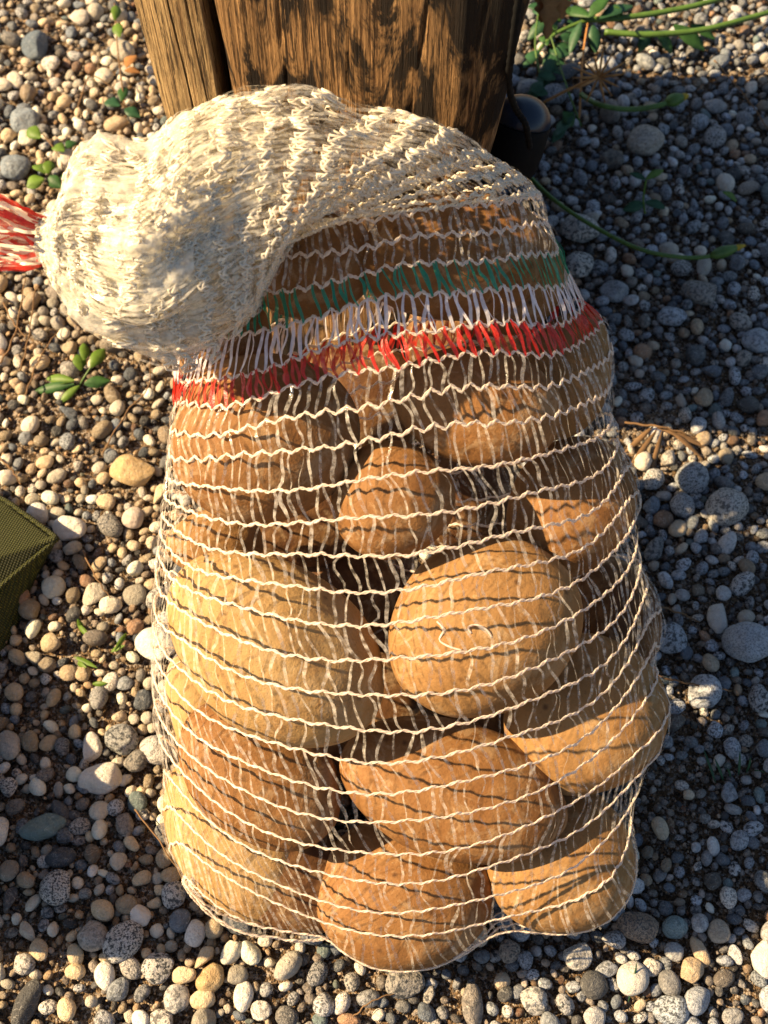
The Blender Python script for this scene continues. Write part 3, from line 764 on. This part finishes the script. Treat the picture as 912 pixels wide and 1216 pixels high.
# stones one can point to: px, py, half width, half height, tilt, colour, speckle, label
W_ = (0.80, 0.76, 0.68); GR = (0.60, 0.58, 0.54); BL = (0.24, 0.29, 0.34); TN = (0.55, 0.42, 0.27); DB = (0.13, 0.16, 0.20); OC = (0.55, 0.38, 0.18); PB = (0.45, 0.50, 0.56)
STONES = [
 (81, 626, 21, 16, -15, W_, .05, 'smooth cream pebble next to the corner of the olive bag'),
 (186, 766, 21, 25, 60, W_, .05, 'big white stone touching the left side of the sack'),
 (120, 924, 26, 18, 18, W_, .1, 'flat bright white stone in the lower left, biggest white one there'),
 (50, 981, 30, 14, 15, (0.20, 0.29, 0.28), .15, 'smooth greenish blue flat stone near the lower left edge'),
 (66, 1052, 21, 20, 40, GR, 1, 'round black-speckled grey stone below the greenish flat one'),
 (144, 1118, 26, 20, 50, GR, 1, 'oval black-speckled stone, largest in the bottom left corner'),
 (124, 1157, 12, 16, 5, W_, .0, 'small smooth cream pebble below the oval speckled stone'),
 (109, 887, 13, 17, 0, W_, .1, 'upright white pebble just above the flat bright white stone'),
 (143, 879, 20, 18, 0, (0.42, 0.43, 0.42), .9, 'speckled granite pebble between two white stones left of the sack'),
 (186, 887, 23, 16, -12, GR, .6, 'pale oval granite stone beside the lower left of the sack'),
 (187, 1150, 19, 17, 0, GR, 1, 'white stone with black flecks right of the small cream pebble'),
 (232, 1107, 13, 15, 0, W_, .2, 'white pebble just below the bottom left corner of the sack'),
 (206, 1062, 15, 14, 0, GR, .9, 'dark-flecked round pebble touching the lower left of the sack'),
 (165, 1087, 13, 12, 30, W_, .0, 'small white pebble above the oval speckled stone'),
 (289, 1182, 12, 16, 0, W_, .1, 'white pebble at the bottom edge under the sack, taller than wide'),
 (309, 1201, 14, 11, 0, W_, .5, 'white pebble cut by the bottom edge of the photo'),
 (250, 1160, 16, 19, -30, OC, .2, 'ochre stone below the sack'),
 (211, 1186, 15, 16, 0, GR, .6, 'rounded grey-white stone left of the ochre one at the bottom'),
 (32, 1190, 15, 26, -20, (0.07, 0.07, 0.07), .1, 'black elongated stone in the bottom left corner'),
 (160, 560, 28, 20, 0, OC, .1, 'rough orange tan stone left of the sack'),
 (158, 614, 12, 13, 0, (0.62, 0.52, 0.44), .0, 'small smooth pinkish pebble below the orange tan stone'),
 (41, 54, 17, 22, 20, (0.12, 0.16, 0.20), .1, 'smooth dark slate stone in the top left corner'),
 (29, 143, 20, 16, -30, BL, .3, 'blue grey stone at the upper left edge'),
 (18, 198, 17, 17, 0, BL, .4, 'round blue grey stone by the clover leaves at the left edge'),
 (137, 145, 15, 10, 10, TN, .1, 'pale tan stone near the foot of the post at the left'),
 (766, 169, 22, 19, 0, (0.5, 0.45, 0.38), .4, 'large tan stone with brown spots right of the black dome'),
 (864, 602, 26, 23, 20, GR, .8, 'pale speckled stone at the right edge, halfway down'),
 (886, 766, 30, 27, -25, PB, .5, 'largest bluish white stone at the right edge'),
 (820, 568, 19, 18, 0, (0.42, 0.45, 0.48), .8, 'round grey speckled pebble left of the pale speckled stone'),
 (853, 731, 13, 18, 0, GR, .1, 'upright smooth pale pebble left of the largest bluish stone'),
 (796, 757, 20, 20, 20, PB, .9, 'blue speckled stone near the right side of the sack'),
 (687, 273, 24, 18, -15, GR, .8, 'bluish white stone beside the right shoulder of the sack'),
 (687, 315, 20, 17, 0, GR, 1, 'black-flecked pebble right of the green band'),
 (833, 347, 22, 16, -20, (0.35, 0.33, 0.30), .7, 'brown grey speckled stone in the upper right'),
 (900, 404, 19, 16, 15, PB, .5, 'blue white stone cut by the right edge'),
 (728, 344, 17, 13, -10, (0.33, 0.35, 0.37), .4, 'grey stone level with the coloured bands'),
 (797, 374, 19, 13, -10, PB, .6, 'bluish speckled stone in the upper right, below the brown grey one'),
 (720, 312+330-200, 1, 1, 0, GR, 0, None),
 (760, 1102, 25, 17, -12, (0.36, 0.26, 0.18), .8, 'mottled brown stone below the right corner of the sack'),
 (752, 1161, 19, 17, 10, GR, .1, 'smooth pale round stone at the bottom, right of centre'),
 (798, 1198, 21, 17, -10, PB, .9, 'blue speckled stone at the bottom edge'),
 (908, 1137, 17, 22, 0, (0.70, 0.66, 0.62), .1, 'smooth white stone cut by the right edge near the bottom'),
 (832, 1127, 9, 18, 20, TN, .0, 'thin upright cream pebble in the lower right'),
 (822, 1153, 17, 14, 20, TN, .2, 'square tan pebble below the thin cream one'),
 (855, 1105, 14, 14, 0, (0.5, 0.42, 0.32), .3, 'rounded tan pebble above the square one'),
 (636, 1187, 17, 15, 0, GR, .7, 'round speckled white pebble at the bottom centre'),
 (480, 1166, 25, 19, 0, (0.34, 0.32, 0.29), .9, 'dark granite stone right under the point of the sack'),
 (561, 1195, 14, 24, 0, (0.28, 0.25, 0.22), .5, 'upright brown grey stone at the bottom edge, centre'),
 (688, 1134, 17, 16, 0, GR, .6, 'speckled stone below the bottom right bulge of the sack'),
 (606, 1128, 13, 14, -10, (0.40, 0.33, 0.26), .8, 'brown speckled pebble touching the underside of the sack'),
 (856, 797, 1, 1, 0, GR, 0, None),
]
placed = []                                   # x, y, r
def blocked(c, r):
    for e in ELL:
        if ell_inside(c[None], (e[0], e[1], e[2] + r * .8))[0] < 1: return True
    return False
for q, (px, py, a, b, tilt, tint, spk, label) in enumerate(STONES):
    if label is None: continue
    g0 = on_ground(px, py, .006); s = scale_at(g0); ra, rb = a / s, b / s * 1.08; rc = min(ra, rb) * .72
    D, Fc = stone_shape(4, 3000 + q); th = math.radians(tilt); ca, sa = math.cos(th), math.sin(th)
    V = D * np.array([ra, rb, rc]); V = V @ np.array([[ca, sa, 0], [-sa, ca, 0], [0, 0, 1]])
    o = link('stone', mesh_from('stone', V, Fc, M_STONE_O)); o.location = (g0[0], g0[1], rc * .55)
    o.color = (*tint, spk); tag(o, label, 'stone', 'larger beach stones one can pick out')
    placed.append((g0[0], g0[1], (ra + rb) / 2, min(ra, rb)))
# the rest are thrown, large to small, each keeping clear of the larger ones
cell = 0.03; grid = {}
def near_ok(x, y, r, k):
    i, j = int(math.floor(x / cell)), int(math.floor(y / cell))
    for di in (-1, 0, 1):
        for dj in (-1, 0, 1):
            for (x2, y2, r2) in grid.get((i + di, j + dj), ()):
                if (x - x2) ** 2 + (y - y2) ** 2 < (k * (r + r2)) ** 2: return False
    return True
def add_grid(x, y, r): grid.setdefault((int(math.floor(x / cell)), int(math.floor(y / cell))), []).append((x, y, r))
for (x, y, r, _) in placed: add_grid(x, y, r)
capo = np.array([[0, 0]])
def sandy(x, y):                              # 0 pebbly .. 1 mostly soil
    v = 0.0
    for (px, py, sx, sy, k) in ((800, 950, 120, 75, .95), (60, 470, 130, 70, .75), (690, 240, 60, 90, .5), (800, 440, 60, 40, .5), (40, 30, 50, 30, .3)):
        g = SP[(px, py)]; v = max(v, k * math.exp(-((x - g[0]) / (sx / 1400)) ** 2 - ((y - g[1]) / (sy / 1000)) ** 2))
    return v
SP = {(px, py): on_ground(px, py) for (px, py) in ((800, 950), (60, 470), (690, 240), (800, 440), (40, 30))}
items = []
CLASSES = [(0.0115, 0.0150, 160, .84), (0.0088, 0.0115, 1100, .80), (0.0062, 0.0088, 7000, .78), (0.0042, 0.0062, 26000, .76), (0.0026, 0.0045, 42000, .74)]
rs_ = random.Random(5)
for ci, (r0, r1, tries, k) in enumerate(CLASSES):
    for _ in range(tries):
        x = rs_.uniform(-.66, .66); y = rs_.uniform(-.22, 1.32)
        if ci >= 3 and (abs(x) > .54 or y > 1.2 or y < -.14): continue
        if ci <= 1 and rs_.random() < .35: continue
        sn = sandy(x, y)
        if ci < 4 and rs_.random() < sn * (1.05 if ci < 3 else .92): continue
        r = rs_.uniform(r0, r1)
        if not near_ok(x, y, r, k): continue
        c = np.array([x, y, r * .4])
        if blocked(c, r): continue
        add_grid(x, y, r); items.append((x, y, r, ci))
def visible(x, y):
    d = np.array([x, y, 0]) - CAM; z = d @ FW; px = 456 + F * (d @ RT) / z; py = 608 - F * (d @ UP) / z
    if not (-5 < px < 917 and -5 < py < 1221): return 0
    if 215 < px < 765 and 200 < py < 1090: return 0          # behind the sack
    if 190 < px < 600 and py < 300: return 0
    return F / z
big = sorted([it for it in items if visible(it[0], it[1])], key=lambda t: -t[2] * visible(t[0], t[1]))[:290]
bigset = set((b[0], b[1]) for b in big)
SHO = [mesh_from('pebble', *stone_shape(3, 5000 + q), M_STONE_O) for q in range(14)]
def attrs(r_, x=0.0):
    c, sp = CW[rng.choice(len(CW), p=CP)]
    if x < -.08 and r_.random() < .5: c, sp = ((0.84, 0.77, 0.62), .15) if r_.random() < .6 else ((0.66, 0.52, 0.33), .2)  # left side: paler golden tints put sunlight into the pebble colour
    if x > .10 and r_.random() < .4: c, sp = ((0.50, 0.54, 0.60), .9) if r_.random() < .7 else ((0.66, 0.66, 0.66), .4)  # right side: paler blue tints lift the shaded ground by colour
    k = r_.choice([r_.uniform(.35, .7), r_.uniform(.6, 1.0), r_.uniform(.9, 1.3)])
    return (min(c[0] * k, .85), min(c[1] * k, .85), min(c[2] * k, .85)), sp * r_.uniform(.5, 1.1)
for (x, y, r, ci) in big:
    o = link('pebble', SHO[rs_.randrange(14)], ground)
    e = rs_.uniform(.72, .98); f = rs_.uniform(.55, .8)
    o.scale = (r / e ** .5 * 1.05, r * e * 1.02, r * f); o.rotation_euler = (rs_.uniform(-.35, .35), rs_.uniform(-.35, .35), rs_.uniform(0, 6.28))
    o.location = (x, y, r * f * .45 + .001)
    c, sp = attrs(rs_, x); o.color = (*c, min(sp, 1))
def gravel(name, its, sub, nshape, seed, kcol=1.0, warm=0.0):
    shapes = [stone_shape(sub, seed + q) for q in range(nshape)]; Vs = []; Fs = []; Cs = []; off = 0
    r = np.random.default_rng(seed)
    for (x, y, rad, ci) in its:
        D, Fc = shapes[r.integers(nshape)]; e = r.uniform(.7, .98); f = r.uniform(.5, .85)
        M = np.array(Matrix.Rotation(r.uniform(0, 6.28), 3, 'Z') @ Matrix.Rotation(r.uniform(-.6, .6), 3, 'X') @ Matrix.Rotation(r.uniform(-.5, .5), 3, 'Y'))
        V = (D * np.array([rad / e ** .5, rad * e, rad * f])) @ M.T + np.array([x, y, rad * f * r.uniform(.1, .6)])
        c, sp = attrs(rs_, x); c = tuple(x * kcol * (1 - warm * w_) for x, w_ in zip(c, (0, .3, .55)))
        Vs.append(V); Fs.append(Fc + off); off += len(V); Cs.append(np.tile([*c, min(sp, 1)], (len(V), 1)))
    me = mesh_from(name, np.concatenate(Vs), np.concatenate(Fs), M_STONE_A)
    at = me.color_attributes.new('tint', 'FLOAT_COLOR', 'POINT'); at.data.foreach_set('color', np.concatenate(Cs).astype(np.float32).ravel())
    o = link(name, me, ground); o['kind'] = 'stuff'; return o
rest = [it for it in items if (it[0], it[1]) not in bigset]
gravel('small_pebbles', [it for it in rest if it[3] <= 3], 2, 20, 8000)
g4 = [it for it in rest if it[3] == 4]
gravel('fine_gravel', g4, 2, 12, 9000, .6, .45)
# grit between the stones
gi = []
for _ in range(30000):
    x = rs_.uniform(-.5, .5); y = rs_.uniform(-.12, 1.15)
    if rs_.random() > .35 + .65 * sandy(x, y): continue
    gi.append((x, y, rs_.uniform(.0009, .0024), 5))
gravel('grit', gi, 1, 8, 9500, .65, .8)
print('items', len(items), 'grit', len(gi), 'big', len(big))

# ------------------------------------------------------------------ plants and dry litter
def leaf_mesh(base, tip, width, normal, curl=.2, n=7, notch=0.0, thick=.0004):
    """a leaf blade as a thin closed solid, folded a little along its midrib"""
    base = np.asarray(base, float); tip = np.asarray(tip, float); L = np.linalg.norm(tip - base); d = (tip - base) / L
    nr = np.asarray(normal, float); nr = nr - d * (nr @ d); nr /= np.linalg.norm(nr); sd_ = np.cross(d, nr); top_ = []; 
    for i in range(n):
        t = i / (n - 1); wv = width * math.sin(math.pi * min(max(t, .03), .97)) ** .75 * (1 + notch * math.sin(t * 22))
        c = base + d * L * t - nr * curl * L * t * t
        top_ += [c - sd_ * wv / 2 + nr * wv * .18, c, c + sd_ * wv / 2 + nr * wv * .18]
    top_ = np.array(top_); bot_ = top_ - nr * thick; V = np.concatenate([top_, bot_]); m = len(top_); Fc = []
    for i in range(n - 1):
        for k in (0, 1):
            q = [i * 3 + k, i * 3 + k + 1, i * 3 + k + 4, i * 3 + k + 3]; Fc.append(q); Fc.append([x + m for x in q[::-1]])
        Fc.append([i * 3, i * 3 + 3, i * 3 + 3 + m, i * 3 + m]); Fc.append([i * 3 + 5, i * 3 + 2, i * 3 + 2 + m, i * 3 + 5 + m])
    return V, Fc

def P3(px, py, h): return on_ground(px, py, h)

def plant(name, label, cat, base, stems=(), leaves=(), buds=(), group=None):
    t = thing(name, label, cat, base, group)
    for (pts, r0, r1, m) in stems:
        Q = spline([P3(*p) for p in pts], 26); V, Fc = tube(Q, np.linspace(r0, r1, 26), 7); wpart('stem', V, Fc, m, t)
    for (b, e, wd, m, *nn) in leaves:
        V, Fc = leaf_mesh(P3(*b), P3(*e), wd, nn[0] if nn else (random.uniform(-.4, .4), random.uniform(-.5, .1), 1), curl=random.uniform(.05, .3), notch=nn[1] if len(nn) > 1 else 0)
        wpart('leaf', V, Fc, m, t)
    for (b, e, r) in buds:
        b_, e_ = P3(*b), P3(*e); ax = e_ - b_
        prof = [(0, .35), (.2, .8), (.45, 1.0), (.7, .85), (.9, .6), (1, .4)]
        V, Fc = tube([b_ + ax * q[0] for q in prof], [r * q[1] for q in prof], 10); bud = wpart('bud', V, Fc, M_STEM, t)
        prof = [(.86, .45), (1.0, .55), (1.15, .4), (1.28, .12)]
        V, Fc = tube([b_ + ax * q[0] for q in prof], [r * q[1] for q in prof], 9); wpart('petal_tip', V, Fc, M_BUDTIP, t)
    return t

plant('bud_stem', 'long curved green stem with a closed bud, lying from the sack shoulder to the right', 'plant stem', on_ground(640, 215),
      stems=[([(625, 205, .03), (655, 235, .035), (700, 266, .03), (760, 296, .03), (815, 306, .03), (850, 303, .032)], .0022, .0022, M_STEM)],
      buds=[((843, 304, .032), (876, 294, .034), .0062)])
plant('bud_stem', 'short dark green stem with a yellow-tipped bud beside the dried flower', 'plant stem', on_ground(690, 120),
      stems=[([(690, 112, .02), (710, 124, .03), (745, 130, .03), (780, 126, .032), (796, 120, .033)], .0028, .0030, M_STEM)],
      buds=[((790, 122, .033), (812, 115, .035), .0075)])
plant('green_plant', 'leafy green weed with two thick pale stems in the top right corner', 'plant', on_ground(680, 20),
      stems=[([(690, 24, .03), (740, 21, .035), (800, 12, .04), (850, 0, .045), (930, -26, .05)], .0036, .0030, M_STEM),
             ([(718, 38, .03), (770, 41, .035), (830, 36, .04), (880, 24, .045), (950, 4, .05)], .0036, .0030, M_STEM),
             ([(640, 60, .01), (660, 40, .02), (700, 22, .03)], .0022, .0022, M_STEM)],
      leaves=[((700, 20, .04), (664, 6, .03), .014, M_LEAF), ((712, 22, .04), (752, 2, .045), .016, M_DLEAF), ((690, 26, .035), (676, 62, .02), .012, M_DLEAF),
              ((704, 30, .035), (708, 62, .02), .014, M_DLEAF), ((700, 20, .04), (722, -4, .05), .016, M_LEAF), ((655, 20, .03), (632, 8, .03), .012, M_DLEAF),
              ((650, 25, .02), (628, 42, .015), .014, M_DLEAF), ((780, 40, .03), (800, 62, .012), .016, M_LEAF), ((800, 30, .03), (838, 58, .015), .017, M_LEAF),
              ((770, 36, .03), (760, 62, .012), .014, M_DLEAF), ((740, 20, .035), (724, 8, .045), .012, M_LEAFL), ((640, 60, .01), (622, 78, .01), .014, M_DLEAF),
              ((655, 58, .01), (648, 92, .005), .014, M_DLEAF), ((820, 30, .02), (850, 44, .015), .014, M_LEAF), ((690, 20, .03), (640, 0, .03), .014, M_LEAF)])
plant('green_plant', 'dense dark weed leaves in the shade right of the post, under the dead leaf', 'plant', on_ground(660, 70),
      stems=[([(690, 150, .002), (672, 100, .015), (650, 30, .03)], .0012, .0009, M_STEM), ([(650, 120, .002), (636, 60, .02), (640, 10, .03)], .0012, .0009, M_STEM)],
      leaves=[((x_ := 626 + (q * 37) % 58, y_ := 8 + (q * 53) % 150, .008 + .002 * (q % 7)), (x_ + 22 * math.cos(q * 2.1), y_ + 20 * math.sin(q * 2.1), .012 + .002 * (q % 5)), .011 + .001 * (q % 5), [M_DLEAF, M_DLEAF, M_LEAF][q % 3]) for q in range(34)])
plant('seedling', 'small seedling with two green leaves among the shaded pebbles', 'seedling', on_ground(766, 252),
      stems=[([(766, 254, .002), (764, 236, .014), (767, 214, .024)], .0011, .0010, M_LEAFL)],
      leaves=[((767, 213, .024), (788, 200, .026), .009, M_LEAFL), ((767, 213, .024), (748, 205, .026), .007, M_DLEAF), ((766, 240, .01), (790, 246, .012), .012, M_DLEAF), ((765, 242, .01), (742, 248, .012), .012, M_DLEAF)])
plant('fallen_leaf', 'tiny bright green leaf lying on pebbles at the upper right', 'leaf', on_ground(866, 232),
      leaves=[((858, 228, .014), (876, 236, .014), .010, M_LEAFL)])
plant('clover_plant', 'round-leaved green clover at the left edge above the red tail', 'plant', on_ground(60, 190),
      stems=[([(75, 225, .004), (72, 190, .014), (50, 158, .02)], .0007, .0007, M_TWIG), ([(75, 225, .004), (60, 208, .014), (46, 200, .018)], .0007, .0007, M_STEM)],
      leaves=[((48, 164, .02), (32, 152, .021), .016, M_LEAFL), ((76, 180, .02), (62, 170, .02), .014, M_LEAFL), ((78, 176, .02), (90, 166, .02), .011, M_LEAF), ((54, 206, .018), (40, 192, .02), .015, M_LEAFL),
              ((56, 206, .018), (60, 190, .02), .013, M_LEAFL), ((52, 212, .018), (32, 222, .016), .016, M_LEAFL), ((58, 210, .016), (72, 222, .014), .014, M_LEAF), ((80, 220, .012), (76, 204, .014), .010, M_LEAF)])
plant('weed', 'dark green weed with an orange dead leaf beside the left foot of the post', 'plant', on_ground(140, 130),
      stems=[([(150, 140, .003), (146, 110, .016), (140, 60, .02), (136, 4, .03)], .0010, .0008, M_TWIG)],
      leaves=[((136, 24, .03), (140, 2, .035), .012, M_LEAFL), ((142, 44, .028), (138, 26, .03), .013, M_LEAFL), ((150, 80, .02), (160, 62, .022), .014, M_DRYL), ((148, 84, .02), (166, 84, .02), .010, M_DRYL),
              ((142, 126, .014), (124, 120, .014), .016, M_DLEAF), ((144, 120, .016), (148, 100, .02), .012, M_LEAF), ((148, 130, .012), (166, 138, .01), .014, M_DLEAF)])
plant('weed', 'bright green weed leaves under the flopped net neck at the left', 'plant', on_ground(98, 450),
      stems=[([(92, 462, .003), (100, 448, .012), (112, 430, .02)], .0010, .0008, M_STEM)],
      leaves=[((108, 436, .02), (124, 412, .024), .013, M_LEAFL), ((100, 428, .022), (100, 406, .026), .010, M_LEAFL), ((96, 440, .016), (92, 420, .02), .013, M_LEAFL), ((88, 452, .012), (52, 448, .012), .010, M_LEAFL),
              ((88, 456, .01), (36, 464, .008), .010, M_LEAF), ((94, 458, .01), (70, 478, .006), .008, M_LEAFL), ((100, 456, .01), (130, 452, .01), .012, M_LEAF)])
for (lab, bl) in (('thin green grass blades among the sunlit pebbles left of the sack', [((222, 712, .004), (208, 704, .012)), ((226, 720, .004), (230, 740, .01)), ((246, 706, .004), (228, 722, .008))]),
                  ('short green grass tuft above the big white stone', [((92, 740, .003), (104, 756, .012)), ((98, 744, .003), (92, 736, .012)), ((150, 752, .003), (138, 770, .012)), ((132, 774, .003), (146, 766, .01))]),
                  ('few green grass blades below the big white stone', [((88, 780, .003), (112, 790, .012)), ((92, 786, .003), (100, 792, .01)), ((110, 812, .004), (124, 812, .01))])):
    g = [(tuple(b), tuple(e)) for b, e in bl]
    plant('grass_tuft', lab, 'grass tuft', on_ground(g[0][0][0], g[0][0][1]), leaves=[(b, e, .0045, M_LEAFL) for b, e in g])
plant('grass_tuft', 'thin dark grass blades in the soil at the lower right of the sack', 'grass tuft', on_ground(860, 915),
      leaves=[((850 + 9 * q, 930 - 3 * q, .002), (838 + 14 * q, 895 + (q % 3) * 9, .02), .0022, M_DLEAF) for q in range(6)])
plant('grass_tuft', 'single thin grass blade beside the smooth round stone at the bottom', 'grass tuft', on_ground(750, 1180),
      leaves=[((746, 1190, .002), (758, 1148, .02), .0022, M_DLEAF)])

# dried star flower on its stalk
fl = thing('dried_flower', 'dried brown star-shaped flower head on a stalk right of the post', 'flower', on_ground(665, 130))
V, Fc = tube(spline([P3(645, 122, .01), P3(672, 108, .03), P3(700, 95, .045)], 16), .0016, 6); wpart('stalk', V, Fc, M_DRY, fl)
V, Fc = tube(spline([P3(698, 28, .03), P3(692, 70, .03), P3(688, 140, .01)], 16), .0012, 6); wpart('stalk', V, Fc, M_DRY, fl)
fc = P3(711, 92, .047)
for q in range(13):
    a = q / 13 * 2 * math.pi + random.uniform(-.15, .15); L = random.uniform(24, 38) / scale_at(fc)
    d = math.cos(a) * RT + math.sin(a) * UP * .95 - FW * random.uniform(.0, .5)
    V, Fc = tube([fc, fc + d * L * .5, fc + d * L], [.0012, .0015, .0004], 5); wpart('bract', V, Fc, M_DRY, fl)

# ragged dead leaf hanging at the top
dl = thing('dead_leaf', 'ragged brown dead leaf hanging at the top edge beside the post', 'leaf', P3(655, 20, .10))
for (b, e, wd) in (((652, -22, .12), (655, 38, .10), .020), ((664, -20, .12), (670, 20, .10), .018), ((642, -16, .12), (646, 24, .10), .016)):
    V, Fc = leaf_mesh(P3(*b), P3(*e), wd, (0.2, -.8, .5), curl=.25, n=16, notch=.35); wpart('blade', V, Fc, M_DRYL, dl)
V, Fc = tube(spline([P3(660, -20, .12), P3(668, -60, .09), P3(690, -110, .03), P3(700, -130, .0)], 14), .0012, 6); wpart('stalk', V, Fc, M_TWIG, dl)

TW = [([(0, 432, .02), (18, 395, .03), (30, 330, .03)], .0010, 'thin dry twig rising at the left edge under the red tail'),
      ([(24, 440, .01), (34, 400, .025), (42, 340, .03)], .0009, 'straight dry twig beside the one at the left edge'),
      ([(30, 470, .01), (45, 430, .02), (66, 396, .03)], .0010, 'forked dry twig left of the green weed leaves'),
      ([(0, 545, .008), (14, 558, .010), (24, 575, .008)], .0010, 'short dry twig above the olive bag'),
      ([(122, 538, .006), (150, 490, .018), (176, 460, .03), (178, 425, .04)], .0008, 'long thin twig left of the white band of the sack'),
      ([(0, 350, .006), (14, 380, .014), (30, 400, .02)], .0010, 'short twig close to the red tail'),
      ([(150, 120, .01), (110, 90, .025), (92, 128, .02), (108, 80, .02)], .0007, 'bent dry grass stem at the upper left'),
      ([(98, 655, .008), (118, 692, .014), (136, 716, .006)], .0008, 'reddish dry stem between the bag and the sack'),
      ([(160, 962, .010), (190, 1000, .014), (222, 1052, .008), (232, 1066, .006)], .0007, 'dry grass stem along the lower left of the sack'),
      ([(414, 1214, .006), (440, 1190, .012), (480, 1176, .008)], .0007, 'dry stem at the bottom edge under the sack point'),
      ([(742, 502, .012), (790, 508, .016), (826, 520, .008)], .0012, 'dry curved stalk among shaded pebbles right of the sack'),
      ([(770, 800, .010), (820, 812, .014), (868, 820, .010)], .0010, 'dry stalk right of the scabby potato'),
      ([(740, 712, .012), (790, 722, .016), (830, 738, .008)], .0011, 'brown straw above the blue speckled stone'),
      ([(848, 72, .02), (880, 108, .02), (912, 152, .02), (930, 180, .015)], .0008, 'thin brown stem crossing pebbles at the top right edge'),
      ([(616, 40, .05), (612, 56, .05), (634, 80, .04)], .0007, 'pale dry tendril beside the black cord')]
for (pts, r, lab) in TW:
    base = P3(pts[0][0], pts[0][1], 0); Q = spline([P3(*p) for p in pts], 22); Q += 0.0006 * np.array([[math.sin(i * 1.3), math.cos(i * 1.7), math.sin(i * .9)] for i in range(22)])
    V, Fc = tube(Q, np.linspace(r, r * .6, 22), 6); V = V - base
    o = link('twig', mesh_from('twig', V, Fc, M_TWIG)); o.location = base; tag(o, lab, 'twig', 'dry twigs and stems on the pebbles')
M_DRYL = M_TWIG
dlf = thing('dry_grass', 'clump of brown dry grass leaves on the pebbles right of the sack', 'dry grass', on_ground(790, 510))
for (b, e) in (((780, 510, .012), (752, 552, .01)), ((786, 512, .012), (776, 560, .008)), ((790, 508, .014), (838, 540, .01)), ((780, 508, .014), (846, 528, .012)), ((776, 506, .012), (744, 536, .006))):
    V, Fc = leaf_mesh(P3(*b), P3(*e), .0055, (.3, -.2, 1), curl=.2); wpart('leaf', V, Fc, M_DRYL, dlf)
